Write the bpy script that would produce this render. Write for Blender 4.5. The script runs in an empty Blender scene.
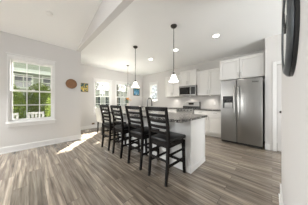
import bpy, bmesh, math, random
from mathutils import Vector, Matrix
random.seed(7)
PI = math.pi
C = bpy.context.scene.collection
scene = bpy.context.scene

# ------------------------------------------------------------------ camera
F_PX, CAM_H = 121.5, 1.16
THX = math.atan(118.0 / F_PX)                       # heading of the view from the +X axis
cam = bpy.data.cameras.new('camera'); cam_o = bpy.data.objects.new('camera', cam); C.objects.link(cam_o)
cam_o.location = (0, 0, CAM_H); cam_o.rotation_euler = (PI/2, 0, THX - PI/2)
cam.sensor_width = 36; cam.lens = F_PX * 36 / 308; cam.shift_y = -0.5/308
cam.clip_start = 0.02; cam.clip_end = 300
scene.camera = cam_o

# ------------------------------------------------------------------ world, sun, exposure
SKY_STRENGTH = 0.72
SUN_STRENGTH = 40.0
EXPOSURE = 0.74
w = bpy.data.worlds.new('sky'); scene.world = w; w.use_nodes = True
bg = w.node_tree.nodes['Background']; bg.inputs[0].default_value = (0.93, 0.96, 1.0, 1); bg.inputs[1].default_value = SKY_STRENGTH
sun = bpy.data.lights.new('sun', 'SUN'); sun.energy = SUN_STRENGTH; sun.angle = math.radians(2.0); sun.color = (1, .95, .87)
sun_o = bpy.data.objects.new('sun', sun); C.objects.link(sun_o)
AZ, EL = math.radians(49.5), math.radians(34)
to_sun = Vector((math.cos(AZ)*math.cos(EL), math.sin(AZ)*math.cos(EL), math.sin(EL)))
sun_o.rotation_euler = to_sun.to_track_quat('Z', 'Y').to_euler(); sun_o.location = (12, 14, 12)
def fill_lamp(name, loc, aim, sx, sy, watts):
    L = bpy.data.lights.new(name, 'AREA'); L.shape = 'RECTANGLE'; L.size = sx; L.size_y = sy; L.energy = watts; L.color = (.955, .985, 1)
    o = bpy.data.objects.new(name, L); C.objects.link(o); o.location = loc
    o.rotation_euler = Vector(aim).to_track_quat('-Z', 'Y').to_euler(); return o
# unseen fill lamps added to brighten the room, behind or left of the camera
fill_lamp('fill_left', (-2.5, 4.27, 1.45), (0, -1, -.9), 3.0, 1.5, 260)
fill_lamp('fill_rear_left', (-3.1, -4.3, 1.15), (.25, 1, .8), 3.2, 1.8, 110)
fill_lamp('fill_rear_right', (2.7, -3.4, .7), (-.1, .5, 1), 2.4, 1.8, 92)
vs = scene.view_settings
scene.display_settings.display_device = 'sRGB'
vs.view_transform = 'Standard'; vs.look = 'None'; vs.exposure = EXPOSURE; vs.gamma = 1; vs.use_curve_mapping = False
try:
    scene.cycles.use_denoising = True; scene.cycles.max_bounces = 10; scene.cycles.diffuse_bounces = 6
    scene.cycles.transparent_max_bounces = 16; scene.cycles.sample_clamp_indirect = 6
    scene.cycles.caustics_reflective = True
except Exception: pass

# ------------------------------------------------------------------ materials
def nmat(name):
    m = bpy.data.materials.new(name); m.use_nodes = True
    return m, m.node_tree.nodes, m.node_tree.links, m.node_tree.nodes['Principled BSDF']
def mat(name, col, rough=0.6, metal=0, bump=0, bscale=60, vary=0, vscale=8, emit=None, es=0, coat=0, spec=None):
    m, n, l, b = nmat(name)
    b.inputs['Base Color'].default_value = (*col, 1); b.inputs['Roughness'].default_value = rough
    b.inputs['Metallic'].default_value = metal
    if coat: b.inputs['Coat Weight'].default_value = coat
    if spec is not None: b.inputs['Specular IOR Level'].default_value = spec
    if emit: b.inputs['Emission Color'].default_value = (*emit, 1); b.inputs['Emission Strength'].default_value = es
    tc = n.new('ShaderNodeTexCoord')
    if vary:
        t = n.new('ShaderNodeTexNoise'); t.inputs['Scale'].default_value = vscale; t.inputs['Detail'].default_value = 4
        l.new(tc.outputs['Object'], t.inputs['Vector'])
        r = n.new('ShaderNodeValToRGB')
        r.color_ramp.elements[0].position = .3; r.color_ramp.elements[1].position = .7
        r.color_ramp.elements[0].color = (*[max(0, c*(1-vary)) for c in col], 1)
        r.color_ramp.elements[1].color = (*[min(1, c*(1+vary)) for c in col], 1)
        l.new(t.outputs['Fac'], r.inputs[0]); l.new(r.outputs[0], b.inputs['Base Color'])
    if bump:
        t = n.new('ShaderNodeTexNoise'); t.inputs['Scale'].default_value = bscale
        l.new(tc.outputs['Object'], t.inputs['Vector'])
        bp = n.new('ShaderNodeBump'); bp.inputs['Strength'].default_value = bump; bp.inputs['Distance'].default_value = .003
        l.new(t.outputs['Fac'], bp.inputs['Height']); l.new(bp.outputs[0], b.inputs['Normal'])
    return m

M = {}
M['wall'] = mat('wall_paint', (.655, .64, .625), .75, bump=.08, bscale=180)
M['ceiling'] = mat('ceiling_paint', (.87, .875, .865), .45, bump=.06, bscale=150)
M['trim'] = mat('white_trim_paint', (.76, .755, .745), .4)
M['cab'] = mat('white_cabinet_paint', (.77, .76, .74), .38)
M['island'] = mat('island_panel_paint', (.80, .795, .78), .45)
M['door'] = mat('door_paint', (.62, .605, .59), .45)
M['espresso'] = mat('espresso_wood', (.0065, .005, .0042), .42, vary=.4, vscale=20, spec=.12)
M['leather'] = mat('black_leather', (.007, .0068, .0066), .4, bump=.2, bscale=220, spec=.3)
M['black'] = mat('black_plastic', (.012, .012, .012), .35)
M['blackglass'] = mat('black_glass', (.01, .01, .011), .06)
M['darkmetal'] = mat('dark_bronze', (.05, .045, .04), .4, .8)
M['nickel'] = mat('brushed_nickel', (.42, .41, .39), .3, 1)
M['faucet'] = mat('gunmetal_faucet', (.16, .155, .15), .28, 1)
M['rimmetal'] = mat('pewter_rim', (.11, .12, .13), .36, .9, vary=.25, vscale=9)
M['dial'] = mat('clock_face_paper', (.82, .82, .80), .5)
M['shade'] = mat('frosted_glass_shade', (.95, .93, .9), .35, emit=(1, .95, .88), es=1.3)
M['bulb'] = mat('lamp_diffuser', (1, 1, 1), .5, emit=(1, .95, .87), es=14)
M['pucklens'] = mat('puck_lens', (1, 1, 1), .5, emit=(1, .95, .87), es=1.6)
M['plate'] = mat('white_plastic', (.85, .85, .83), .4)
M['vent'] = mat('brown_register_metal', (.20, .13, .08), .5, .3)
M['flower'] = mat('orange_petals', (.75, .30, .05), .7, vary=.5, vscale=30)
M['leafdark'] = mat('bouquet_leaf', (.10, .16, .05), .7)
M['vase'] = mat('cream_ceramic', (.75, .70, .62), .3)
M['tablewood'] = mat('pale_table_top', (.42, .38, .33), .3, vary=.2, vscale=12)
M['chairfabric'] = mat('grey_upholstery', (.50, .49, .46), .85, bump=.2, vary=.12, vscale=30)
M['grass'] = mat('lawn', (.05, .07, .025), .95, vary=.5, vscale=3)
M['siding_trim'] = mat('house_trim', (.52, .55, .49), .7)
M['shingle'] = mat('roof_shingle', (.16, .155, .15), .95, vary=.3, vscale=5)
M['houseglass'] = mat('house_window_glass', (.07, .08, .085), .1)
M['whitewood'] = mat('white_garden_paint', (.20, .20, .19), .6)
M['bark'] = mat('tree_bark', (.16, .13, .11), .95, vary=.4, vscale=12)
M['leaf_y'] = mat('yellow_green_leaves', (.20, .26, .05), .8, vary=.4, vscale=4, spec=.1)
M['leaf_g'] = mat('hedge_leaves', (.085, .12, .014), .8, vary=.5, vscale=3, spec=.1)
M['leaf_d'] = mat('evergreen_needles', (.08, .11, .06), .8, vary=.4, vscale=3)
M['leaf_grey'] = mat('dry_grey_green_leaves', (.16, .165, .15), .85, vary=.5, vscale=3, spec=.1)

def glass_mat():
    m = bpy.data.materials.new('window_glass'); m.use_nodes = True
    n, l = m.node_tree.nodes, m.node_tree.links; n.clear()
    o = n.new('ShaderNodeOutputMaterial'); mx = n.new('ShaderNodeMixShader'); t = n.new('ShaderNodeBsdfTransparent')
    g = n.new('ShaderNodeBsdfGlossy'); g.inputs['Roughness'].default_value = .02
    t.inputs[0].default_value = (.96, .98, .97, 1)
    mx.inputs[0].default_value = .03
    l.new(t.outputs[0], mx.inputs[1]); l.new(g.outputs[0], mx.inputs[2]); l.new(mx.outputs[0], o.inputs[0])
    return m
M['glass'] = glass_mat()

def siding_mat(name, col, pitch=.16):
    m, n, l, b = nmat(name)
    g = n.new('ShaderNodeTexCoord'); sp = n.new('ShaderNodeSeparateXYZ'); l.new(g.outputs['Object'], sp.inputs[0])
    d = n.new('ShaderNodeMath'); d.operation = 'DIVIDE'; d.inputs[1].default_value = pitch; l.new(sp.outputs['Z'], d.inputs[0])
    fr = n.new('ShaderNodeMath'); fr.operation = 'FRACT'; l.new(d.outputs[0], fr.inputs[0])
    r = n.new('ShaderNodeValToRGB'); e = r.color_ramp.elements
    e[0].position = 0; e[0].color = (*[c*.3 for c in col], 1); e[1].position = .16; e[1].color = (*col, 1)
    l.new(fr.outputs[0], r.inputs[0]); l.new(r.outputs[0], b.inputs['Base Color'])
    bp = n.new('ShaderNodeBump'); bp.inputs['Distance'].default_value = .02; l.new(fr.outputs[0], bp.inputs['Height']); l.new(bp.outputs[0], b.inputs['Normal'])
    b.inputs['Roughness'].default_value = .8
    return m
M['siding_green'] = siding_mat('pale_green_siding', (.27, .30, .235), .19)
M['siding_grey'] = siding_mat('grey_siding', (.55, .55, .55))

def floor_mat():
    m, n, l, b = nmat('grey_brown_plank_floor')
    tc = n.new('ShaderNodeTexCoord')
    mp = n.new('ShaderNodeMapping'); mp.inputs['Rotation'].default_value = (0, 0, PI/2); l.new(tc.outputs['Object'], mp.inputs['Vector'])
    br = n.new('ShaderNodeTexBrick'); br.offset = .37; br.offset_frequency = 2
    br.inputs['Scale'].default_value = 1; br.inputs['Brick Width'].default_value = 1.22; br.inputs['Row Height'].default_value = .15
    br.inputs['Mortar Size'].default_value = .0022; br.inputs['Mortar Smooth'].default_value = .2
    br.inputs['Color1'].default_value = (0, 0, 0, 1); br.inputs['Color2'].default_value = (1, 1, 1, 1); br.inputs['Mortar'].default_value = (.5, .5, .5, 1)
    l.new(mp.outputs[0], br.inputs['Vector'])
    # long grain: noise stretched along the board, shifted board by board
    sep = n.new('ShaderNodeSeparateXYZ'); l.new(tc.outputs['Object'], sep.inputs[0])
    ad = n.new('ShaderNodeMath'); ad.operation = 'MULTIPLY_ADD'; ad.inputs[1].default_value = 7.3; l.new(br.outputs['Color'], ad.inputs[0]); l.new(sep.outputs['Z'], ad.inputs[2])
    cb = n.new('ShaderNodeCombineXYZ'); l.new(sep.outputs['X'], cb.inputs['X']); l.new(sep.outputs['Y'], cb.inputs['Y']); l.new(ad.outputs[0], cb.inputs['Z'])
    def stretched(sx, sy, scale, det):
        q = n.new('ShaderNodeMapping'); q.inputs['Scale'].default_value = (sx, sy, 1); l.new(cb.outputs[0], q.inputs['Vector'])
        t = n.new('ShaderNodeTexNoise'); t.inputs['Scale'].default_value = scale; t.inputs['Detail'].default_value = det; t.inputs['Roughness'].default_value = .62
        t.inputs['Distortion'].default_value = .4
        l.new(q.outputs[0], t.inputs['Vector']); return t
    g1 = stretched(16, .8, 1.5, 9); g2 = stretched(60, 2.0, 1.0, 4)
    r1 = n.new('ShaderNodeValToRGB'); e = r1.color_ramp.elements
    e[0].position = .28; e[0].color = (.080, .061, .046, 1); e[1].position = .74; e[1].color = (.44, .372, .30, 1)
    x = e.new(.5); x.color = (.215, .178, .141, 1)
    l.new(g1.outputs['Fac'], r1.inputs[0])
    r2 = n.new('ShaderNodeMapRange'); r2.inputs['From Min'].default_value = .3; r2.inputs['From Max'].default_value = .7
    r2.inputs['To Min'].default_value = .74; r2.inputs['To Max'].default_value = 1.22; l.new(g2.outputs['Fac'], r2.inputs[0])
    rb = n.new('ShaderNodeMapRange'); rb.inputs['To Min'].default_value = .76; rb.inputs['To Max'].default_value = 1.28; l.new(br.outputs['Color'], rb.inputs[0])
    mm = n.new('ShaderNodeMath'); mm.operation = 'MULTIPLY'; l.new(r2.outputs[0], mm.inputs[0]); l.new(rb.outputs[0], mm.inputs[1])
    mo = n.new('ShaderNodeMapRange'); mo.inputs['To Min'].default_value = 1; mo.inputs['To Max'].default_value = .45; l.new(br.outputs['Fac'], mo.inputs[0])
    m2 = n.new('ShaderNodeMath'); m2.operation = 'MULTIPLY'; l.new(mm.outputs[0], m2.inputs[0]); l.new(mo.outputs[0], m2.inputs[1])
    vm = n.new('ShaderNodeVectorMath'); vm.operation = 'SCALE'; l.new(r1.outputs[0], vm.inputs[0]); l.new(m2.outputs[0], vm.inputs['Scale'])
    l.new(vm.outputs[0], b.inputs['Base Color'])
    rr = n.new('ShaderNodeMapRange'); rr.inputs['To Min'].default_value = .15; rr.inputs['To Max'].default_value = .30; l.new(g1.outputs['Fac'], rr.inputs[0])
    l.new(rr.outputs[0], b.inputs['Roughness'])
    b.inputs['Specular IOR Level'].default_value = .85
    bp = n.new('ShaderNodeBump'); bp.inputs['Strength'].default_value = .15; bp.inputs['Distance'].default_value = .002
    l.new(g2.outputs['Fac'], bp.inputs['Height']); l.new(bp.outputs[0], b.inputs['Normal'])
    return m
M['floor'] = floor_mat()

def granite_mat():
    m, n, l, b = nmat('speckled_granite')
    tc = n.new('ShaderNodeTexCoord')
    v = n.new('ShaderNodeTexVoronoi'); v.inputs['Scale'].default_value = 70; l.new(tc.outputs['Object'], v.inputs['Vector'])
    t = n.new('ShaderNodeTexNoise'); t.inputs['Scale'].default_value = 22; t.inputs['Detail'].default_value = 5; l.new(tc.outputs['Object'], t.inputs['Vector'])
    sep = n.new('ShaderNodeSeparateColor'); l.new(v.outputs['Color'], sep.inputs[0])
    mu = n.new('ShaderNodeMath'); mu.operation = 'MULTIPLY'; l.new(sep.outputs[0], mu.inputs[0]); l.new(t.outputs['Fac'], mu.inputs[1])
    r = n.new('ShaderNodeValToRGB'); e = r.color_ramp.elements
    e[0].position = .08; e[0].color = (.014, .013, .012, 1); e[1].position = .60; e[1].color = (.48, .46, .43, 1)
    x = e.new(.25); x.color = (.07, .066, .062, 1)
    l.new(mu.outputs[0], r.inputs[0]); l.new(r.outputs[0], b.inputs['Base Color'])
    b.inputs['Roughness'].default_value = .14
    return m
M['granite'] = granite_mat()
def steel_mat():
    m, n, l, b = nmat('brushed_stainless')
    b.inputs['Metallic'].default_value = 1; b.inputs['Base Color'].default_value = (.30, .297, .288, 1)
    tc = n.new('ShaderNodeTexCoord'); q = n.new('ShaderNodeMapping'); q.inputs['Scale'].default_value = (160, 2, 2); l.new(tc.outputs['Object'], q.inputs['Vector'])
    t = n.new('ShaderNodeTexNoise'); t.inputs['Scale'].default_value = 3; l.new(q.outputs[0], t.inputs['Vector'])
    r = n.new('ShaderNodeMapRange'); r.inputs['To Min'].default_value = .24; r.inputs['To Max'].default_value = .4; l.new(t.outputs['Fac'], r.inputs[0]); l.new(r.outputs[0], b.inputs['Roughness'])
    return m
M['steel'] = steel_mat()
def woven_mat():
    m, n, l, b = nmat('carved_brown_wood')
    tc = n.new('ShaderNodeTexCoord'); wv = n.new('ShaderNodeTexWave'); wv.wave_type = 'RINGS'; wv.rings_direction = 'Y'
    wv.inputs['Scale'].default_value = 14; wv.inputs['Distortion'].default_value = 3; l.new(tc.outputs['Object'], wv.inputs['Vector'])
    r = n.new('ShaderNodeValToRGB'); e = r.color_ramp.elements
    e[0].color = (.13, .055, .02, 1); e[1].color = (.36, .19, .09, 1)
    l.new(wv.outputs['Fac'], r.inputs[0]); l.new(r.outputs[0], b.inputs['Base Color']); b.inputs['Roughness'].default_value = .55
    return m
M['carved'] = woven_mat()
def painting(name, cols, scale):
    m, n, l, b = nmat(name)
    tc = n.new('ShaderNodeTexCoord'); t = n.new('ShaderNodeTexNoise'); t.inputs['Scale'].default_value = scale; t.inputs['Detail'].default_value = 2; t.inputs['Distortion'].default_value = 1.2
    l.new(tc.outputs['Object'], t.inputs['Vector'])
    r = n.new('ShaderNodeValToRGB'); r.color_ramp.interpolation = 'EASE'; e = r.color_ramp.elements
    e[0].position = cols[0][0]; e[0].color = (*cols[0][1], 1); e[1].position = cols[-1][0]; e[1].color = (*cols[-1][1], 1)
    for p, c in cols[1:-1]: x = e.new(p); x.color = (*c, 1)
    l.new(t.outputs['Fac'], r.inputs[0]); l.new(r.outputs[0], b.inputs['Base Color'])
    return m
M['paint_yellow'] = painting('yellow_flower_painting', [(.38, (.03, .08, .09)), (.47, (.08, .16, .14)), (.53, (.60, .42, .06)), (.64, (.85, .72, .25))], 9)
M['paint_blue'] = painting('blue_abstract_painting', [(.36, (.03, .10, .06)), (.45, (.05, .20, .35)), (.55, (.12, .35, .60)), (.66, (.55, .65, .60))], 7)

# ------------------------------------------------------------------ mesh helpers
def new(): return bmesh.new()
def box(bm, lo, hi, bev=0, rot=None, piv=None):
    lo = Vector(lo); hi = Vector(hi)
    g = bmesh.ops.create_cube(bm, size=1)
    vsx = g['verts']
    for v in vsx: v.co = Vector((lo.x + (v.co.x+.5)*(hi.x-lo.x), lo.y + (v.co.y+.5)*(hi.y-lo.y), lo.z + (v.co.z+.5)*(hi.z-lo.z)))
    if bev:
        es = list({e for v in vsx for e in v.link_edges})
        r = bmesh.ops.bevel(bm, geom=es, offset=bev, segments=2, affect='EDGES', profile=.5)
        vsx = list({v for f in r['faces'] for v in f.verts} | {v for v in vsx if v.is_valid})
    if rot is not None: bmesh.ops.rotate(bm, verts=vsx, cent=piv or (lo+hi)/2, matrix=rot)
    return bm
def tube(bm, pts, r, seg=10, sx=1.0):
    """Swept round bar through pts; r is one radius or one per point."""
    pts = [Vector(p) for p in pts]; rs = r if isinstance(r, (list, tuple)) else [r]*len(pts)
    rings = []
    up = None
    for i, p in enumerate(pts):
        t = (pts[min(i+1, len(pts)-1)] - pts[max(i-1, 0)]).normalized()
        a = up if up is not None else (Vector((1, 0, 0)) if abs(t.x) < .9 else Vector((0, 1, 0)))
        u = (a - t*a.dot(t)).normalized(); v = t.cross(u); up = u
        rings.append([bm.verts.new(p + (u*math.cos(2*PI*k/seg)*sx + v*math.sin(2*PI*k/seg))*rs[i]) for k in range(seg)])
    for a, b in zip(rings, rings[1:]):
        for k in range(seg): bm.faces.new((a[k], a[(k+1) % seg], b[(k+1) % seg], b[k]))
    bm.faces.new(rings[0][::-1]); bm.faces.new(rings[-1])
    return bm
def beam(bm, p0, p1, w0, d0, w1=None, d1=None, wdir=(0, 1, 0)):
    """Tapered rectangular bar; w along wdir, d across it."""
    w1 = w0 if w1 is None else w1; d1 = d0 if d1 is None else d1
    p0, p1 = Vector(p0), Vector(p1); t = (p1-p0).normalized(); a = Vector(wdir); a = (a - t*a.dot(t)).normalized(); b = t.cross(a)
    R = []
    for p, ww, dd in ((p0, w0, d0), (p1, w1, d1)):
        R.append([bm.verts.new(p + a*sx*ww/2 + b*sy*dd/2) for sx, sy in ((-1, -1), (1, -1), (1, 1), (-1, 1))])
    for k in range(4): bm.faces.new((R[0][k], R[0][(k+1) % 4], R[1][(k+1) % 4], R[1][k]))
    bm.faces.new(R[0][::-1]); bm.faces.new(R[1])
    return bm
def lathe(bm, prof, cen=(0, 0, 0), axis='Z', seg=32):
    """Profile (radius, height) turned about an axis."""
    cen = Vector(cen); rings = []
    def pt(r, hh, a):
        c, s = math.cos(a)*r, math.sin(a)*r
        return cen + (Vector((c, s, hh)) if axis == 'Z' else Vector((c, hh, s)) if axis == 'Y' else Vector((hh, c, s)))
    for r, hh in prof:
        rings.append([bm.verts.new(pt(r, hh, 2*PI*k/seg)) for k in range(seg)] if r > 1e-5 else [bm.verts.new(pt(0, hh, 0))])
    for a, b in zip(rings, rings[1:]):
        for k in range(seg):
            k2 = (k+1) % seg
            if len(a) == 1 and len(b) == 1: continue
            if len(a) == 1: bm.faces.new((a[0], b[k2], b[k]))
            elif len(b) == 1: bm.faces.new((a[k], a[k2], b[0]))
            else: bm.faces.new((a[k], a[k2], b[k2], b[k]))
    return bm
def prism(bm, poly, axis, a, b):
    """Extrude a 2-D outline along axis between a and b. For axis X the outline is (y, z), for Y (x, z), for Z (x, y)."""
    def q(p, t): return Vector((t, p[0], p[1])) if axis == 'X' else Vector((p[0], t, p[1])) if axis == 'Y' else Vector((p[0], p[1], t))
    A = [bm.verts.new(q(p, a)) for p in poly]; B = [bm.verts.new(q(p, b)) for p in poly]
    n = len(poly)
    for k in range(n): bm.faces.new((A[k], A[(k+1) % n], B[(k+1) % n], B[k]))
    bm.faces.new(A[::-1]); bm.faces.new(B)
    return bm
def obj(name, bm, m, parent=None, smooth=False, label=None):
    bmesh.ops.recalc_face_normals(bm, faces=bm.faces)
    me = bpy.data.meshes.new(name); bm.to_mesh(me); bm.free(); me.materials.append(M[m])
    if smooth:
        me.shade_smooth()
        try: me.set_sharp_from_angle(angle=math.radians(40))
        except Exception: pass
    o = bpy.data.objects.new(name, me); C.objects.link(o)
    if parent is not None: o.parent = parent
    if label: o['label'] = label
    return o
def thing(name, label, cat, loc=(0, 0, 0), rz=0, group=None):
    o = bpy.data.objects.new(name, None); C.objects.link(o); o.empty_display_size = .1
    o.location = loc; o.rotation_euler = (0, 0, rz); o['label'] = label; o['category'] = cat
    if group: o['group'] = group
    return o
def tag(o, label, cat, group=None, kind=None):
    o['label'] = label; o['category'] = cat
    if group: o['group'] = group
    if kind: o['kind'] = kind
    return o
def struct(name, bm, m, parent=None, label=None):
    o = obj(name, bm, m, parent)
    if parent is None: o['kind'] = 'structure'
    if label: o['label'] = label
    return o
def dup(root, loc, rz=None, label=None, group=None):
    r = root.copy(); C.objects.link(r); r.location = loc
    if rz is not None: r.rotation_euler = (0, 0, rz)
    if label: r['label'] = label
    if group: r['group'] = group
    for ch in list(root.children):
        c = ch.copy(); C.objects.link(c); c.parent = r
        for g in list(ch.children):
            d = g.copy(); C.objects.link(d); d.parent = c
    return r

# ------------------------------------------------------------------ the room
HC = 2.74                                   # flat ceiling height
WY, NY, KX = 4.33, 5.70, 4.88               # window wall, nook wall, kitchen wall
CX = 1.14                                   # corner where the nook begins
HX = 1.02                                   # room-side face of the header
VK = 0.235                                   # slope of the vaulted ceiling
T = .14
bm = box(new(), (-5, -4.5, -.12), (KX+T, NY+T, 0)); struct('floor', bm, 'floor', label='grey-brown wood plank floor')

def wall_open(bm, axis, pos, thick, a0, a1, z0, z1, holes):
    """Wall slab with rectangular holes (a, b, zlo, zhi) left open; axis is the direction the wall runs."""
    xs = sorted({a0, a1, *[h[0] for h in holes], *[h[1] for h in holes]})
    for p, q in zip(xs, xs[1:]):
        segs = [(z0, z1)]
        for h in holes:
            if h[0] <= p + 1e-6 and h[1] >= q - 1e-6:
                segs = [s for lo, hi in segs for s in ((lo, min(hi, h[2])), (max(lo, h[3]), hi)) if s[1] - s[0] > 1e-4]
        for lo, hi in segs:
            if axis == 'X': box(bm, (p, pos, lo), (q, pos+thick, hi))
            else: box(bm, (pos, p, lo), (pos+thick, q, hi))
    return bm
BW = (-.33, .49, .68, 2.19)                 # big window opening  x0 x1 z0 z1
N1 = (2.05, 2.83, .70, 2.14)
N2 = (3.10, 3.88, .70, 2.14)
KW = (4.50, 5.06, 1.24, 2.17)               # narrow kitchen window, y range
struct('wall_left', wall_open(new(), 'X', WY, T, -5, CX, 0, HC, [BW]), 'wall')
struct('wall_nook_side', box(new(), (CX-T, WY+T, 0), (CX, NY, HC)), 'wall')
struct('wall_back', wall_open(new(), 'X', NY, T, CX-T, KX+T, 0, HC, [N1, N2]), 'wall')
struct('wall_right', wall_open(new(), 'Y', KX, T, -4.5, NY, 0, HC, [KW]), 'wall')
# pantry wall beside the refrigerator, with its door opening
PX = 4.07
DO = (-.89, -.082, 0, 2.045)
bm = wall_open(new(), 'Y', PX, .12, -4.5, .125, 0, HC, [DO]); struct('wall_pantry', bm, 'wall')
struct('wall_alcove', box(new(), (PX+.12, .02, 0), (KX, .125, HC)), 'wall')
# near wall at the right edge of the picture
NWX, NWY = 2.16, -.0836
struct('wall_near', box(new(), (.32, NWY-.12, 0), (NWX, NWY, HC)), 'wall')
struct('wall_rear', box(new(), (-5, -4.5-T, 0), (KX+T, -4.5, 5.0)), 'wall')
struct('wall_far_left', box(new(), (-5-T, -4.5-T, 0), (-5, WY+T, 5.0)), 'wall')
# ceilings
struct('ceiling', box(new(), (CX-.001, -4.5, HC), (KX+T, NY+T, HC+.1)), 'ceiling')
VY = -1.0; ztop = HC + VK*(WY-VY)
bm = prism(new(), [(WY+T, HC-VK*T), (VY, ztop), (-4.5, ztop), (-4.5, ztop+.1), (VY, ztop+.1), (WY+T, HC-VK*T+.1)], 'X', -5, HX)
struct('ceiling_vault', bm, 'ceiling')
bm = prism(new(), [(WY, HC), (VY, HC), (-4.5, HC), (-4.5, ztop+.05), (VY, ztop+.05), (WY, HC+.05)], 'X', HX, CX)
struct('wall_header', bm, 'wall')

# baseboards
def baseboard(name, pts, m='trim', h=.14, t=.015, shoe=True):
    bm = new()
    for (lo, hi, face) in pts:   # lo, hi: xy box of the board body; face: direction of the shoe
        box(bm, (lo[0], lo[1], 0), (hi[0], hi[1], h-.012), .002)
        dx, dy = face
        ix = .005 if dx else 0; iy = .005 if dy else 0
        box(bm, (lo[0]+(ix if dx < 0 else 0), lo[1]+(iy if dy < 0 else 0), h-.014), (hi[0]-(ix if dx > 0 else 0), hi[1]-(iy if dy > 0 else 0), h), .001)
        if shoe:
            s = .012
            box(bm, (lo[0]+min(dx, 0)*s, lo[1]+min(dy, 0)*s, 0), (hi[0]+max(dx, 0)*s, hi[1]+max(dy, 0)*s, .02), .003)
    struct(name, bm, m)
baseboard('baseboard_left', [((-5, WY-.016), (CX+.016, WY-.0005), (0, -1)), ((CX+.0005, WY-.016), (CX+.016, NY-.001), (1, 0))])
baseboard('baseboard_back', [((CX+.03, NY-.016), (KX-.64, NY-.0005), (0, -1))])
baseboard('baseboard_pantry', [((PX-.016, .035), (PX-.0005, .125), (-1, 0)), ((PX-.016, -4.5), (PX-.0005, -.95), (-1, 0))])
baseboard('baseboard_near', [((.32, NWY+.0005), (NWX+.014, NWY+.013), (0, 1)), ((NWX+.0005, NWY-.12), (NWX+.014, NWY+.013), (1, 0))], h=.15)

# ------------------------------------------------------------------ windows
def hung_window(name, axis, face, op, outdir, m='trim', split=.5, casing=True, cols=3, rows=(2, 2), cas=.05, lab=None, head=.07, stool=True):
    """Double-hung window set in an opening. face: room-side plane, outdir: +1 when outside is the + side."""
    a0, a1, z0, z1 = op
    def B(bm, p0, p1, q0, q1, lo, hi, bev=.002):   # p: depth measured outward from the face, q: along the wall
        d0, d1 = sorted((face + outdir*p0, face + outdir*p1))
        if axis == 'X': box(bm, (q0, d0, lo), (q1, d1, hi), bev)
        else: box(bm, (d0, q0, lo), (d1, q1, hi), bev)
        return bm
    bm = new()     # jamb frame lining the opening
    j = .03
    B(bm, .005, .13, a0+.0008, a0+j, z0+.001, z1-.001); B(bm, .005, .13, a1-j, a1-.0008, z0+.001, z1-.001)
    B(bm, .005, .13, a0+j, a1-j, z1-j, z1-.001); B(bm, .005, .13, a0+j, a1-j, z0+.001, z0+j)
    root = struct(name, bm, m, label=lab)
    if casing:
        bm = new()
        B(bm, -.014, -.0008, a0-cas, a0+.006, z0-.01, z1+.006); B(bm, -.014, -.0008, a1-.006, a1+cas, z0-.01, z1+.006)
        B(bm, -.016, -.0008, a0-cas, a1+cas, z1-.004, z1+head)
        B(bm, -.034, -.0008, a0-cas-.02, a1+cas+.02, z1+head, z1+head+.03, .004)
        obj('casing', bm, m, root)
    if stool:
        bm = new()
        B(bm, -.05, .03, a0-cas-.02, a1+cas+.02, z0-.028, z0+.004, .005)
        obj('window_sill', bm, m, root)
        bm = new(); B(bm, -.016, -.0008, a0-cas, a1+cas, z0-.10, z0-.029, .003); obj('apron', bm, m, root)
    i0, i1, b0, b1 = a0+j, a1-j, z0+j, z1-j
    zm = b0 + (b1-b0)*split
    for nm, lo, hi, dep, nrow in (('lower_sash', b0, zm+.02, .045, rows[0]), ('upper_sash', zm-.02, b1, .085, rows[1])):
        s = .036; bm = new()
        B(bm, dep, dep+.03, i0, i0+s, lo, hi); B(bm, dep, dep+.03, i1-s, i1, lo, hi)
        B(bm, dep, dep+.03, i0+s, i1-s, lo, lo+.042); B(bm, dep, dep+.03, i0+s, i1-s, hi-s, hi)
        sh = obj(nm, bm, m, root)
        bm = new()
        g0, g1, h0, h1 = i0+s, i1-s, lo+.042, hi-s
        for k in range(1, cols): x = g0+(g1-g0)*k/cols; B(bm, dep+.006, dep+.024, x-.009, x+.009, h0, h1, 0)
        for k in range(1, nrow): z = h0+(h1-h0)*k/nrow; B(bm, dep+.007, dep+.023, g0, g1, z-.009, z+.009, 0)
        if cols > 1 or nrow > 1: obj('muntin_grid', bm, m, sh)
        else: bm.free()
        bm = new(); B(bm, dep+.013, dep+.017, g0-.004, g1+.004, h0-.004, h1+.004, 0); obj('glass_pane', bm, 'glass', sh)
    bm = new(); B(bm, .02, .045, (i0+i1)/2-.03, (i0+i1)/2+.03, zm+.02, zm+.035, .003); obj('sash_lock', bm, 'plate', root)
    return root
hung_window('window_1', 'X', WY, BW, 1, cas=.018, lab='large white double-hung window on the left wall')
hung_window('window_2', 'X', NY, N1, 1, lab='left white grid window in the nook')
hung_window('window_3', 'X', NY, N2, 1, lab='right white grid window in the nook')
hung_window('window_4', 'Y', KX, KW, 1, cols=1, rows=(1, 1), cas=.04, stool=True, lab='narrow white window on the kitchen wall')

# ------------------------------------------------------------------ pantry door
dr = bpy.data.objects.new('door_1', None); C.objects.link(dr); dr.location = (PX, -.486, 0); dr['kind'] = 'structure'
dr['label'] = 'panelled pantry door right of the refrigerator'
bm = new(); hw = .4035
box(bm, (-.018, hw, 0), (-.0008, hw+.075, 2.045+.075), .004); box(bm, (-.018, -hw-.075, 0), (-.0008, -hw, 2.045+.075), .004)
box(bm, (-.018, -hw+.0005, 2.045), (-.0008, hw-.0005, 2.12), .004)
obj('door_casing', bm, 'trim', dr)
bm = new(); y0, y1 = -hw+.006, hw-.006
D0, D1 = .002, .037
def panel_door(bm, y0, y1, z0, z1, D0, D1, stiles, rails, inset=.010):
    for a, b in stiles: box(bm, (D0, a, z0), (D1, b, z1), .002)
    ed = sorted(stiles)
    for a, b in rails:
        for (p, q), (r_, t_) in zip(ed, ed[1:]): box(bm, (D0, q, a), (D1, r_, b), .002)
    box(bm, (D0+inset, y0+.01, z0+.01), (D1-.004, y1-.01, z1-.01))
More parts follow.
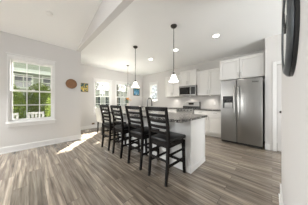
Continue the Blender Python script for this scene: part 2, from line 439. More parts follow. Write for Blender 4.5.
panel_door(bm, y0, y1, .01, 2.036, D0, D1, [(y0, y0+.11), (-.05, .05), (y1-.11, y1)], [(.01, .22), (.86, 1.0), (1.55, 1.66), (1.92, 2.036)])
lf = obj('door_leaf', bm, 'door', dr)
bm = lathe(new(), [(0, .012), (.024, .010), (.024, 0), (.010, -.004), (.010, -.03), (.026, -.04), (.028, -.055), (.018, -.066), (0, -.068)], (0, y1-.06, .93), 'X')
obj('door_knob', bm, 'darkmetal', lf, smooth=True, label='dark round knob')

# ------------------------------------------------------------------ cabinets
def shaker(bm, x, y0, y1, z0, z1, rail=.06, t=.032):
    """Shaker front facing -X, its outer face at x."""
    box(bm, (x, y0, z0), (x+t, y0+rail, z1), .0015); box(bm, (x, y1-rail, z0), (x+t, y1, z1), .0015)
    box(bm, (x, y0+rail, z0), (x+t, y1-rail, z0+rail), .0015); box(bm, (x, y0+rail, z1-rail), (x+t, y1-rail, z1), .0015)
    box(bm, (x+.026, y0+rail-.004, z0+rail-.004), (x+t, y1-rail+.004, z1-rail+.004))
    return bm
def pull(bm, x, y, z0, z1, horiz=False):
    if horiz:
        tube(bm, [(x-.03, y-z0, z1), (x-.03, y+z0, z1)], .006, 8)
        for s in (-1, 1): tube(bm, [(x-.03, y+s*z0*.8, z1), (x+.002, y+s*z0*.8, z1)], .005, 8)
    else:
        tube(bm, [(x-.03, y, z0), (x-.03, y, z1)], .006, 8)
        for z in (z0+.015, z1-.015): tube(bm, [(x-.03, y, z), (x+.002, y, z)], .005, 8)
    return bm
def wall_cabinet(label, y0, y1, z0, z1, xf, n=2, group=None, crown=True):
    r = thing('wall_cabinet', label, 'cabinet', (KX, (y0+y1)/2, z0), 0, group)
    w2 = (y1-y0)/2; H = z1-z0; x = xf - KX
    bm = box(new(), (x+.034, -w2+.001, 0), (-.001, w2-.001, H), .002); obj('carcass', bm, 'cab', r)
    if crown:
        bm = box(new(), (x+.004, -w2+.002, H+.0006), (-.002, w2-.002, H+.022), .003); obj('top_molding', bm, 'cab', r)
    wd = 2*w2/n
    for k in range(n):
        a, b = -w2+k*wd+.004+(.014 if k == 0 else 0), -w2+(k+1)*wd-.004-(.014 if k == n-1 else 0)
        d = obj('cabinet_door', shaker(new(), x, a, b, .006, H-.006), 'cab', r)
        hy = (b-.028) if k == 0 and n > 1 else (a+.028)
        obj('pull_handle', pull(new(), x, hy, .05, .18), 'nickel', d)
    return r
wall_cabinet('tall white wall cabinet between the microwave and refrigerator', 1.225, 2.095, 1.41, 2.32, 4.55, 2)
wall_cabinet('short white wall cabinet directly above the microwave', 2.10, 2.86, 1.83, 2.43, 4.52, 2)
wall_cabinet('white wall cabinet left of the microwave, behind the front pendant', 2.865, 3.68, 1.41, 2.32, 4.55, 2)
wall_cabinet('deep white wall cabinet above the stainless refrigerator', .135, 1.215, 1.84, 2.44, 4.25, 2)

def base_cabinet(label, y0, y1, n=2, group=None):
    r = thing('base_cabinet', label, 'cabinet', (KX, (y0+y1)/2, 0), 0, group)
    w2 = (y1-y0)/2; x = 4.27 - KX
    bm = new(); box(bm, (x+.034, -w2+.001, .095), (-.001, w2-.001, .868), .002); box(bm, (x+.06, -w2+.002, 0), (-.002, w2-.002, .0945))
    obj('carcass', bm, 'cab', r)
    wd = 2*w2/n
    for k in range(n):
        a, b = -w2+k*wd+.003, -w2+(k+1)*wd-.003
        bm = box(new(), (x, a, .715), (x+.032, b, .86), .002); d = obj('drawer_front', bm, 'cab', r)
        obj('drawer_pull', pull(new(), x, (a+b)/2, .06, .79, True), 'nickel', d)
        d = obj('cabinet_door', shaker(new(), x, a, b, .105, .705), 'cab', r)
        obj('pull_handle', pull(new(), x, (b-.03) if k % 2 == 0 else (a+.03), .55, .67), 'nickel', d)
    return r
base_cabinet('white base cabinet between the range and the refrigerator', 1.09, 2.075, 2)
base_cabinet('white base cabinet on the left side of the range', 2.865, 3.78, 2)
base_cabinet('white base cabinet under the narrow kitchen window', 3.785, 5.695, 4)
bm = box(new(), (4.235, 1.085, .8695), (KX-.001, 2.085, .905), .004)
tag(obj('countertop', bm, 'granite'), 'dark speckled stone countertop right of the range', 'countertop')
bm = box(new(), (4.235, 2.857, .8695), (KX-.001, 5.695, .905), .004)
tag(obj('countertop', bm, 'granite'), 'long dark speckled stone countertop left of the range', 'countertop')

# ------------------------------------------------------------------ refrigerator
fr = thing('refrigerator', 'stainless side-by-side refrigerator with a dispenser in the left door', 'refrigerator', (3.91, .615, 0))
W2 = .455
bm = box(new(), (.075, -W2+.005, .06), (.86, W2-.005, 1.755), .006)
for yy in (-.36, .36):
    for xx in (.14, .76): lathe(bm, [(0, 0), (.022, 0), (.022, .062), (0, .062)], (xx, yy, 0), 'Z', 12)
obj('body', bm, 'black', fr, label='black cabinet body')
bm = box(new(), (.05, -W2+.01, .018), (.0745, W2-.01, .072), .004)
for k in range(9): box(bm, (.046, -.4+k*.09, .028), (.0505, -.33+k*.09, .062), .001)
obj('toe_grille', bm, 'black', fr)
yd = .075        # the split between the doors
# right (wide) door
d = obj('refrigerator_door', box(new(), (0, -W2, .075), (.07, yd-.004, 1.765), .014), 'steel', fr, smooth=True)
def fridge_handle(y):
    return tube(new(), [(.004, y, .70), (-.03, y, .715), (-.055, y, .76), (-.062, y, .95), (-.062, y, 1.3), (-.055, y, 1.52), (-.03, y, 1.565), (.004, y, 1.58)], .014, 12)
obj('handle', fridge_handle(yd-.045), 'nickel', d, smooth=True)
bm = new()       # small script badge near the top corner of the right door: raised strokes
by, bz, k = -.315, 1.665, 1
for i, hh in enumerate((.034, .020, .022, .020, .026, .020, .022)):
    y = by + .055 - i*.018
    beam(bm, (-.0015, y, bz), (-.0015, y-.006, bz+hh), .006, .003)
    beam(bm, (-.0015, y, bz+.002), (-.0015, y-.016, bz+.006), .003, .005, wdir=(1, 0, 0))
box(bm, (-.003, by-.06, bz-.008), (-.0003, by+.055, bz-.004))
obj('badge', bm, 'black', d, label='small dark script badge')
# freezer door: ring round the dispenser recess
dy0, dy1, dz0, dz1 = .155, .405, .985, 1.325
bm = new(); a, b = yd+.004, W2
for lo, hi in (((0, a, .075), (.07, b, dz0)), ((0, a, dz1), (.07, b, 1.765)), ((0, a, dz0), (.07, dy0, dz1)), ((0, dy1, dz0), (.07, b, dz1))): box(bm, lo, hi)
d = obj('freezer_door', bm, 'steel', fr)
obj('handle', fridge_handle(yd+.045), 'nickel', d, smooth=True)
bm = box(new(), (.062, dy0+.0005, dz0+.0005), (.069, dy1-.0005, dz1-.0005))
box(bm, (.0, dy1-.03, dz0+.001), (.062, dy1-.001, dz1-.1)); box(bm, (.0, dy0+.001, dz0+.001), (.062, dy0+.012, dz1-.1))
obj('dispenser_recess', bm, 'black', d)
bm = box(new(), (-.004, dy0+.001, dz1-.105), (.06, dy1-.001, dz1-.001), .004)
obj('control_panel', bm, 'blackglass', d)
bm = box(new(), (.02, dy0+.014, dz0+.02), (.061, dy1-.032, dz0+.155), .003)
box(bm, (.0, dy0+.014, dz0+.001), (.061, dy1-.032, dz0+.02), .003)
obj('drip_tray', bm, 'steel', d)
bm = box(new(), (.01, .24, dz1-.165), (.05, .32, dz1-.107), .004); obj('ice_chute', bm, 'black', d)

# ------------------------------------------------------------------ microwave
mw = thing('microwave', 'stainless over-the-range microwave with black glass door', 'microwave', (KX, 2.48, 1.415))
x = 4.47-KX
obj('body', box(new(), (x+.03, -.376, 0), (-.001, .376, .412), .004), 'steel', mw)
bm = new(); box(bm, (x, -.375, .012), (x+.029, .375, .055), .003); box(bm, (x, -.375, .345), (x+.029, .375, .408), .003)
box(bm, (x, -.375, .055), (x+.029, -.350, .345)); box(bm, (x, .350, .055), (x+.029, .375, .345)); box(bm, (x, -.175, .055), (x+.029, -.135, .345))
dd = obj('front_frame', bm, 'steel', mw)
obj('door_glass', box(new(), (x+.004, -.134, .056), (x+.028, .349, .344)), 'blackglass', mw)
obj('control_panel', box(new(), (x+.004, -.349, .056), (x+.028, -.176, .344)), 'black', mw)
obj('handle', tube(new(), [(x+.002, -.155, .07), (x-.035, -.155, .085), (x-.035, -.155, .32), (x+.002, -.155, .335)], .009, 10), 'nickel', mw, smooth=True)
bm = new()
for k in range(12): box(bm, (x-.001, -.33+k*.058, .385), (x+.002, -.29+k*.058, .392))
obj('top_vent', bm, 'black', mw)

# ------------------------------------------------------------------ range
rg = thing('range', 'stainless electric range with black cooktop and raised backguard', 'range', (KX, 2.47, 0))
x = 4.26-KX; w2 = .378
obj('body', box(new(), (x+.03, -w2, .03), (-.03, w2, .892), .004), 'steel', rg)
obj('cooktop', box(new(), (x, -w2, .8925), (-.075, w2, .908), .004), 'blackglass', rg)
bm = prism(new(), [(-.012, .893), (-.012, 1.165), (-.055, 1.165), (-.095, .9085), (-.0745, .893)], 'Y', -w2, w2)
bgd = obj('backguard', bm, 'steel', rg)
R = Matrix.Rotation(math.radians(-8.8), 3, 'Y')
bm = box(new(), (-.079, -.115, 1.04), (-.064, .115, 1.125), .002, R); obj('display', bm, 'blackglass', bgd)
bm = box(new(), (-.10, -w2-.001, .909), (-.076, w2+.001, .985), .002); obj('lower_band', bm, 'black', bgd)
bm = box(new(), (-.095, -w2-.0015, .909), (-.012, -w2-.0003, 1.165)); obj('end_cap', bm, 'black', bgd)
bm = box(new(), (x+.004, -w2+.003, .79), (x+.03, w2-.003, .888), .006); kn = obj('knob_panel', bm, 'steel', rg)
for k in range(5):
    obj('knob', lathe(new(), [(0, -.03), (.017, -.03), (.02, -.004), (.024, -.001), (.024, .003), (0, .003)], (x+.003, -.28+k*.14, .84), 'X', 16), 'black', kn, smooth=True)
bm = box(new(), (x, -w2+.004, .25), (x+.03, w2-.004, .782), .006); od = obj('oven_door', bm, 'steel', rg)
obj('oven_window', box(new(), (x-.002, -.25, .38), (x+.004, .25, .64), .001), 'blackglass', od)
obj('handle', tube(new(), [(x-.045, -.33, .735), (x-.045, .33, .735)], .011, 10), 'nickel', od, smooth=True)
obj('storage_drawer', box(new(), (x, -w2+.004, .07), (x+.03, w2-.004, .243), .006), 'steel', rg)
for i in range(4):
    obj('burner_ring', lathe(new(), [(.062+.02*(i % 2), .9082), (.062+.02*(i % 2), .9088), (.07+.02*(i % 2), .9088), (.07+.02*(i % 2), .9082)], (x+.16+.24*(i//2), -.19+.38*(i % 2), 0), 'Z', 32), 'nickel', rg)

# ------------------------------------------------------------------ island
isl = thing('kitchen_island', 'white panelled kitchen island base with overhanging top', 'island', (2.115, 2.11, 0))
x0, x1, y0, y1 = 1.83-2.115, 2.40-2.115, -1.16, 1.19
obj('cabinet_base', box(new(), (x0, y0, 0), (x1, y1, .868), .003), 'island', isl)
bm = new()
box(bm, (x0-.012, y0-.012, 0), (x1+.012, y0-.0005, .09), .002); box(bm, (x0-.012, y0-.0004, 0), (x0-.0005, y1, .09), .002)
box(bm, (x0-.010, y0-.010, 0), (x0+.03, y0-.0006, .867), .002); box(bm, (x1-.03, y0-.010, .0), (x1+.004, y0-.0006, .867), .002)
obj('base_trim', bm, 'trim', isl)
bm = box(new(), (x0-.004, y0-.006, .36), (x0-.0003, y0+.07, .48)); bm.free()
for k in range(4):
    a, b = y0+.01+k*.585, y0+.59+k*.585
    bm = new(); shaker(bm, 0, a, b, .11, .85)
    for v in bm.verts: v.co.x = x1 + .0325 - v.co.x
    obj('cabinet_door', bm, 'cab', isl)
# counter with a hole for the sink
cx0, cx1, cy0, cy1 = 1.46-2.115, 2.42-2.115, .90-2.11, 3.36-2.11
sx0, sx1, sy0, sy1 = -.02, .25, .02, .56
bm = new()
for lo, hi in (((cx0, cy0), (cx1, sy0)), ((cx0, sy1), (cx1, cy1)), ((cx0, sy0), (sx0, sy1)), ((sx1, sy0), (cx1, sy1))): box(bm, (*lo, .8685), (*hi, .908))
bmesh.ops.remove_doubles(bm, verts=bm.verts, dist=.0001)
ct = obj('countertop', bm, 'granite', isl, label='glossy dark speckled stone top')
bm = new()
for lo, hi in (((sx0, sy0, .70), (sx0+.004, sy1, .9)), ((sx1-.004, sy0, .70), (sx1, sy1, .9)), ((sx0, sy0, .70), (sx1, sy0+.004, .9)), ((sx0, sy1-.004, .70), (sx1, sy1, .9)), ((sx0, sy0, .696), (sx1, sy1, .70))): box(bm, lo, hi)
obj('sink_basin', bm, 'steel', ct)
# brackets below the overhang
for yy in (-.75, 0, .75):
    obj('bracket', prism(new(), [(x0-.013, .8675), (x0-.20, .8675), (x0-.20, .845), (x0-.013, .66)], 'Y', yy-.012, yy+.012), 'island', isl)

fc = thing('kitchen_faucet', 'dark gooseneck faucet rising from the island top', 'faucet', (2.03, 2.20, .908))
bm = lathe(new(), [(0, .0005), (.030, .0005), (.030, .008), (.020, .02), (.018, .12), (.014, .13), (0, .13)]); obj('faucet_body', bm, 'faucet', fc, smooth=True)
pts = [(0, 0, .12), (0, 0, .26)] + [(.075-.075*math.cos(a), 0, .26+.088*math.sin(a)) for a in [PI*k/10 for k in range(1, 10)]] + [(.152, 0, .24), (.155, 0, .20)]
obj('spout', tube(new(), pts, .0135, 12), 'faucet', fc, smooth=True)
obj('spray_head', lathe(new(), [(0, 0), (.018, 0), (.019, -.05), (.016, -.055), (0, -.055)], (.155, 0, .205)), 'faucet', fc, smooth=True)
obj('lever', tube(new(), [(0, .015, .09), (0, .045, .10), (-.01, .10, .135)], [.008, .007, .006], 8), 'faucet', fc, smooth=True)
sd = thing('soap_dispenser', 'small dark soap pump beside the gooseneck faucet', 'soap dispenser', (2.03, 2.42, .908))
bm = lathe(new(), [(0, .0005), (.018, .0005), (.018, .006), (.011, .012), (.009, .05), (0, .052)]); obj('pump_body', bm, 'faucet', sd, smooth=True)
obj('nozzle', tube(new(), [(0, 0, .048), (0, 0, .09), (.03, 0, .10), (.07, 0, .085)], .006, 8), 'faucet', sd, smooth=True)

# ------------------------------------------------------------------ counter stools
def make_stool(label):
    """Origin on the floor under the seat centre; the sitter faces +X, the ladder back is on -X."""
    r = thing('counter_stool', label, 'stool', (0, 0, 0), 0, 'ladder-back counter stools along the island')
    xb, xf = -.225, .225        # back and front leg lines at the floor
    yw = .172
    seat_z = .60
    for s in (-1, 1):           # back post: leg below, raked post above
        bm = new()
        p = [(xb-.012, s*yw, 0), (xb+.02, s*(yw+.002), .30), (xb+.03, s*(yw+.006), .60), (xb+.012, s*(yw+.014), .80), (xb-.05, s*(yw+.03), 1.085)]
        wd = [.034, .040, .044, .040, .032]
        for i in range(4): beam(bm, p[i], p[i+1], wd[i]*.82, wd[i], wd[i+1]*.82, wd[i+1])
        obj('back_leg', bm, 'espresso', r)
        bm = new(); beam(bm, (xf+.008, s*yw, 0), (xf-.018, s*(yw-.002), .545), .034, .034, .044, .044); obj('front_leg', bm, 'espresso', r)
    zz = [(1.030, .058), (.945, .042), (.862, .042), (.779, .042), (.70, .036)]
    for i, (z, hh) in enumerate(zz):
        t = (z-.80)/.285 if z > .8 else 0
        xx = xb+.012 - max(0, (z-.80))/.285*.062 + (.018*(.80-z)/.2 if z < .8 else 0)
        yy = yw+.014+.016*max(0, t)-.012
        bm = new(); N = 8
        for k in range(N):
            u0, u1 = -1+2*k/N, -1+2*(k+1)/N
            lift = .006*(1-u0*u0) if i == 0 else 0
            beam(bm, (xx-.022*(1-u0*u0), u0*yy, z+hh/2), (xx-.022*(1-u1*u1), u1*yy, z+hh/2), .016, hh, wdir=(1, 0, 0))
        obj('top_rail' if i == 0 else 'back_slat', bm, 'espresso', r)
    bm = new()                  # seat apron
    for s in (-1, 1):
        box(bm, (xb+.04, s*yw-.011, .505), (xf-.03, s*yw+.011, .572), .002)
    box(bm, (xf-.035, -yw+.01, .505), (xf-.013, yw-.01, .572), .002); box(bm, (xb+.02, -yw+.01, .505), (xb+.042, yw-.01, .572), .002)
    obj('apron', bm, 'espresso', r)
    bm = box(new(), (xb+.012, -yw-.030, .5725), (xf+.020, yw+.030, .628), .02)
    # pinch the back corners between the posts
    for v in bm.verts:
        if v.co.x < xb+.055 and abs(v.co.y) > yw-.03: v.co.y *= .84
    obj('seat_cushion', bm, 'leather', r, smooth=True, label='black padded seat')
    for s in (-1, 1):
        obj('side_stretcher', beam(new(), (xb+.01, s*yw, .245), (xf-.004, s*yw, .245), .018, .034), 'espresso', r)
        obj('side_stretcher', beam(new(), (xb+.02, s*yw, .40), (xf-.010, s*yw, .40), .016, .028), 'espresso', r)
    obj('foot_rail', beam(new(), (xf-.004, -yw, .185), (xf-.004, yw, .185), .022, .036, wdir=(1, 0, 0)), 'espresso', r)
    obj('back_stretcher', beam(new(), (xb+.018, -yw, .32), (xb+.018, yw, .32), .018, .030, wdir=(1, 0, 0)), 'espresso', r)
    return r
SL = ['black ladder-back stool nearest the camera at the island corner',
      'black ladder-back stool, second from the near end of the island',
      'black ladder-back stool, third from the near end of the island',
      'black ladder-back stool farthest away, nearest the nook windows']
st = make_stool(SL[0])
SP = [(1.555, 1.215, -.02), (1.56, 1.79, .03), (1.56, 2.40, -.02), (1.56, 2.98, .03)]
st.location = (SP[0][0], SP[0][1], 0); st.rotation_euler = (0, 0, SP[0][2])
for i in (1, 2, 3): dup(st, (SP[i][0], SP[i][1], 0), SP[i][2], SL[i])

# ------------------------------------------------------------------ lamps
def pendant(label, x, y, zb, grp):
    r = thing('pendant_light', label, 'pendant light', (x, y, HC), 0, grp)
    obj('canopy', lathe(new(), [(0, -.0005), (.065, -.0005), (.066, -.012), (.05, -.035), (.012, -.05), (0, -.05)]), 'darkmetal', r, smooth=True)
    zt = zb - HC
    obj('rod', tube(new(), [(0, 0, -.045), (0, 0, zt+.18)], .006, 8), 'darkmetal', r)
    obj('socket', lathe(new(), [(0, zt+.20), (.016, zt+.195), (.022, zt+.165), (.026, zt+.146), (0, zt+.146)]), 'darkmetal', r, smooth=True)
    bm = lathe(new(), [(.026, zt+.150), (.040, zt+.140), (.055, zt+.10), (.072, zt+.05), (.100, zt+.006), (.103, zt), (.098, zt+.003), (.068, zt+.05), (.050, zt+.10), (.036, zt+.134), (.024, zt+.144), (.026, zt+.150)])
    obj('lamp_shade', bm, 'shade', r, smooth=True, label='white flared glass shade')
    bb = obj('bulb', lathe(new(), [(0, zt+.13), (.012, zt+.12), (.028, zt+.075), (.02, zt+.045), (0, zt+.035)]), 'bulb', r, smooth=True)
    L = bpy.data.lights.new('pendant_bulb', 'POINT'); L.energy = 8; L.color = (1, .92, .82); L.shadow_soft_size = .03
    lo = bpy.data.objects.new('pendant_bulb', L); C.objects.link(lo); lo.location = (0, 0, zt+.02); lo.parent = r
    return r
pendant('near pendant with flared white glass shade over the island', 2.09, 1.46, 1.58, 'island pendants')
pendant('far pendant with flared white glass shade over the island', 2.12, 2.80, 1.585, 'island pendants')

def downlight(label, x, y, power=30):
    r = thing('recessed_light', label, 'ceiling light', (x, y, HC), 0, 'recessed ceiling lights')
    obj('trim_ring', lathe(new(), [(.062, -.0006), (.088, -.0006), (.086, -.006), (.066, -.008), (.062, -.0006)]), 'plate', r, smooth=True)
    obj('diffuser', lathe(new(), [(0, -.001), (.0615, -.001), (.0615, -.004), (0, -.004)]), 'bulb', r)
    L = bpy.data.lights.new('downlight', 'SPOT'); L.energy = power; L.color = (1, .96, .90); L.spot_size = math.radians(115); L.spot_blend = .8; L.shadow_soft_size = .05
    lo = bpy.data.objects.new('downlight', L); C.objects.link(lo); lo.location = (0, 0, -.02); lo.parent = r
    return r
downlight('recessed ceiling light nearest the refrigerator', 3.11, .96)
downlight('middle recessed ceiling light, behind the near pendant rod', 3.11, 2.10)
downlight('recessed ceiling light farthest back over the kitchen aisle', 3.13, 3.21)

for i, (yy, lb) in enumerate(((1.66, 'small under-cabinet light right of the range'), (2.47, 'small light under the microwave over the range'), (3.27, 'small under-cabinet light left of the range'))):
    zz = 1.41 if i != 1 else 1.4145
    r = thing('undercabinet_light', lb, 'light', (4.72, yy, zz), 0, 'lights under the wall cabinets')
    obj('housing', lathe(new(), [(0, -.0005), (.035, -.0005), (.035, -.012), (.03, -.0125), (0, -.0125)], seg=20), 'plate', r)
    obj('lens', lathe(new(), [(0, -.013), (.028, -.013), (.028, -.015), (0, -.015)], seg=20), 'pucklens', r)
    L = bpy.data.lights.new('puck_lamp', 'SPOT'); L.energy = 5; L.color = (1, .93, .84); L.spot_size = math.radians(140); L.spot_blend = 1; L.shadow_soft_size = .03
    lo = bpy.data.objects.new('puck_lamp', L); C.objects.link(lo); lo.location = (0, 0, -.02); lo.parent = r

# smoke detector on the sloped ceiling
def vault(x, y): return HC + VK*(WY-y)
r = thing('smoke_detector', 'small white round detector on the sloped ceiling', 'smoke detector', (.30, 3.29, vault(0, 3.29)))
r.rotation_euler = (-math.atan(VK), 0, 0)
obj('detector_base', lathe(new(), [(0, -.0005), (.06, -.0005), (.062, -.012), (0, -.012)]), 'plate', r, smooth=True)
obj('detector_cover', lathe(new(), [(0, -.0125), (.055, -.0125), (.05, -.028), (.03, -.036), (0, -.037)]), 'plate', r, smooth=True)

# ------------------------------------------------------------------ wall clock on the near wall
ck = thing('wall_clock', 'large round clock with thick pewter rim on the near right wall', 'clock', (1.02, NWY, 1.55))
rc = .245
obj('backing', lathe(new(), [(0, .0008), (rc+.001, .0008), (rc+.001, .014), (0, .014)], axis='Y', seg=64), 'black', ck, label='black backing disc')
prof = [(rc-.002, .0145), (rc+.0, .017), (rc-.006, .024), (rc-.018, .033), (rc-.030, .037), (rc-.040, .036), (rc-.046, .031), (rc-.046, .0145)]
obj('rim', lathe(new(), prof, axis='Y', seg=64), 'rimmetal', ck, smooth=True, label='thick pewter rim')
obj('dial', lathe(new(), [(0, .0265), (rc-.0465, .0265), (rc-.0465, .0145), (0, .0145)], axis='Y', seg=48), 'dial', ck)
bm = new(); beam(bm, (0, .0285, 0), (-.07, .0285, .07), .008, .002, .003, .002); beam(bm, (0, .031, 0), (.03, .031, .13), .006, .002, .003, .002)
obj('clock_hands', bm, 'black', ck)

# ------------------------------------------------------------------ wall art
ra = thing('round_wall_plaque', 'round carved brown wooden plaque beside the large window', 'wall art', (.89, WY, 1.705))
obj('disc', lathe(new(), [(0, -.0008), (.128, -.0008), (.138, -.012), (.130, -.020), (.105, -.014), (.06, -.017), (.03, -.022), (0, -.024)], axis='Y', seg=48), 'carved', ra, smooth=True)
obj('rim', lathe(new(), [(.130, -.0205), (.139, -.013), (.144, -.016), (.142, -.024), (.133, -.026), (.130, -.0205)], axis='Y', seg=48), 'carved', ra, smooth=True)
def framed(label, x0, x1, z0, z1, pm, fm, fw):
    r = thing('framed_painting', label, 'painting', ((x0+x1)/2, NY, (z0+z1)/2))
    a, b = (x1-x0)/2, (z1-z0)/2
    bm = new(); D = -.024
    box(bm, (-a, D, -b), (-a+fw, -.0008, b), .002); box(bm, (a-fw, D, -b), (a, -.0008, b), .002)
    box(bm, (-a+fw, D, -b), (a-fw, -.0008, -b+fw), .002); box(bm, (-a+fw, D, b-fw), (a-fw, -.0008, b), .002)
    obj('picture_frame', bm, fm, r)
    obj('canvas', box(new(), (-a+fw-.001, -.016, -b+fw-.001), (a-fw+.001, -.002, b-fw+.001)), pm, r)
M['frame_gold'] = mat('bronze_gold_frame', (.22, .15, .06), .45, .4)
M['frame_dark'] = mat('dark_picture_frame', (.03, .04, .035), .5)
framed('small painting with yellow flowers left of the nook windows', 1.44, 1.78, 1.585, 1.955, 'paint_yellow', 'frame_gold', .018)
framed('blue and green painting right of the nook windows', 4.17, 4.61, 1.53, 1.94, 'paint_blue', 'frame_dark', .035)

# ------------------------------------------------------------------ nook floor register, outlets
r = thing('outlet', 'brown wall outlet plate low on the wall under the left nook window', 'outlet', (1.99, NY, .20))
obj('cover_plate', box(new(), (-.06, -.006, -.035), (.06, -.0008, .035), .002), 'vent', r)
bm = new()
for s in (-1, 1): box(bm, (s*.028-.014, -.008, -.012), (s*.028+.014, -.0065, .012), .001)
obj('socket_face', bm, 'black', r)
r = thing('outlet', 'white outlet plate on the wall between range and refrigerator', 'outlet', (KX, 1.55, 1.12))
obj('cover_plate', box(new(), (-.006, -.036, -.058), (-.0008, .036, .058), .002), 'plate', r)
bm = new()
for s in (-1, 1): box(bm, (-.008, -.016, s*.025-.013), (-.0065, .016, s*.025+.013), .001)
obj('socket_face', bm, 'dial', r)

# ------------------------------------------------------------------ dining nook
TX, TY = 2.98, 4.47
tb = thing('dining_table', 'dining table in the nook behind the stools', 'table', (TX, TY, 0))
obj('tabletop', box(new(), (-.62, -.42, .725), (.62, .42, .76), .006), 'tablewood', tb)
obj('apron', box(new(), (-.56, -.36, .65), (.56, .36, .7245), .003), 'trim', tb)
for sx in (-1, 1):
    for sy in (-1, 1): obj('leg', beam(new(), (sx*.53, sy*.33, 0), (sx*.53, sy*.33, .6495), .04, .04, .065, .065), 'trim', tb)
def make_dchair(label):
    r = thing('dining_chair', label, 'chair', (0, 0, 0), 0, 'grey upholstered chairs round the dining table')
    obj('seat', box(new(), (-.22, -.23, .42), (.22, .23, .50), .025), 'chairfabric', r, smooth=True)
    bm = new(); N = 8
    for k in range(N):
        u0, u1 = -1+2*k/N, -1+2*(k+1)/N
        beam(bm, (-.21-.03*(1-u0*u0), u0*.215, .735), (-.21-.03*(1-u1*u1), u1*.215, .735), .05, .46, wdir=(1, 0, 0))
    bmesh.ops.remove_doubles(bm, verts=bm.verts, dist=.004)
    bmesh.ops.rotate(bm, verts=bm.verts, cent=(-.2, 0, .5), matrix=Matrix.Rotation(math.radians(-7), 3, 'Y'))
    obj('backrest', bm, 'chairfabric', r, smooth=True)
    for sx in (-1, 1):
        for sy in (-1, 1): obj('leg', beam(new(), (sx*.20, sy*.20, 0), (sx*.185, sy*.19, .4195), .024, .024, .038, .038), 'espresso', r)
    return r
dc = make_dchair('grey upholstered dining chair at the left end of the table'); dc.location = (1.98, 4.45, 0)
dup(dc, (3.86, 4.47, 0), PI, 'grey upholstered dining chair at the right end of the table')
dup(dc, (2.68, 3.80, 0), PI/2, 'grey upholstered dining chair on the near side of the table, left one')
dup(dc, (3.28, 3.80, 0), PI/2, 'grey upholstered dining chair on the near side of the table, right one')
dup(dc, (2.68, 5.14, 0), -PI/2, 'grey upholstered dining chair under the left nook window')
dup(dc, (3.28, 5.14, 0), -PI/2, 'grey upholstered dining chair under the right nook window')
vs_ = thing('flower_vase', 'cream vase standing in the middle of the dining table', 'vase', (TX, TY, .76))
obj('vase_body', lathe(new(), [(0, .0005), (.05, .0005), (.06, .02), (.078, .12), (.07, .22), (.038, .30), (.045, .34), (.04, .34), (.033, .30), (.06, .22), (.0, .05)]), 'vase', vs_, smooth=True)
fl = thing('flower_bouquet', 'orange and gold flowers spreading from the cream vase', 'flowers', (TX, TY, 1.06))
bm = new(); heads = []
for k in range(26):
    a = random.uniform(0, 2*PI); rr = random.uniform(.01, .155); zz = .17 + .08*(1-(rr/.155)**2) + random.uniform(-.03, .03)
    p = (rr*math.cos(a), rr*math.sin(a), zz); heads.append(p)
    tube(bm, [(.008*math.cos(a), .008*math.sin(a), .0), (p[0]*.5, p[1]*.5, zz*.65), p], .0025, 5)
obj('stems', bm, 'leafdark', fl)
bm = new()
for p in heads:
    for j in range(9):
        a = 2*PI*j/9 + random.random(); L = random.uniform(.028, .042)
        d = Vector((math.cos(a), math.sin(a), random.uniform(-.2, .5))).normalized(); q = Vector(p); s = d.cross(Vector((0, 0, 1))).normalized()*.012
        f = [bm.verts.new(q), bm.verts.new(q+d*L*.6+s), bm.verts.new(q+d*L+Vector((0, 0, .006))), bm.verts.new(q+d*L*.6-s)]
        bm.faces.new(f)
    bmesh.ops.create_icosphere(bm, subdivisions=1, radius=.011, matrix=Matrix.Translation(Vector(p)+Vector((0, 0, .006))))
obj('blossoms', bm, 'flower', fl)

# chandelier over the dining table
ch = thing('chandelier', 'small open chandelier hanging over the dining table', 'chandelier', (TX, TY, HC))
obj('canopy', lathe(new(), [(0, -.0005), (.055, -.0005), (.056, -.01), (.03, -.03), (0, -.032)]), 'darkmetal', ch, smooth=True)
obj('rod', tube(new(), [(0, 0, -.03), (0, 0, -.88)], .005, 8), 'darkmetal', ch)
obj('hub', lathe(new(), [(0, -.74), (.015, -.745), (.02, -.80), (.012, -.84), (.022, -.88), (.012, -.92), (0, -.93)]), 'darkmetal', ch, smooth=True)
for k in range(5):
    a = 2*PI*k/5 + .3; c_, s_ = math.cos(a), math.sin(a)
    ar = obj('arm', tube(new(), [(c_*r_, s_*r_, z_) for r_, z_ in ((.01, -.88), (.04, -.92), (.07, -.93), (.10, -.91), (.11, -.885))], .005, 8), 'darkmetal', ch, smooth=True)
    obj('glass_cup', lathe(new(), [(.008, -.885), (.022, -.88), (.030, -.84), (.032, -.80), (.030, -.80), (.027, -.84), (.020, -.874), (.008, -.88)], (c_*.11, s_*.11, 0), seg=16), 'glass', ar, smooth=True)

L = bpy.data.lights.new('nook_fill', 'POINT'); L.energy = 19; L.color = (1, .95, .88); L.shadow_soft_size = .12  # fill lamp added below the chandelier to brighten the nook
lo = bpy.data.objects.new('nook_fill', L); C.objects.link(lo); lo.location = (0, 0, -1.02); lo.parent = ch

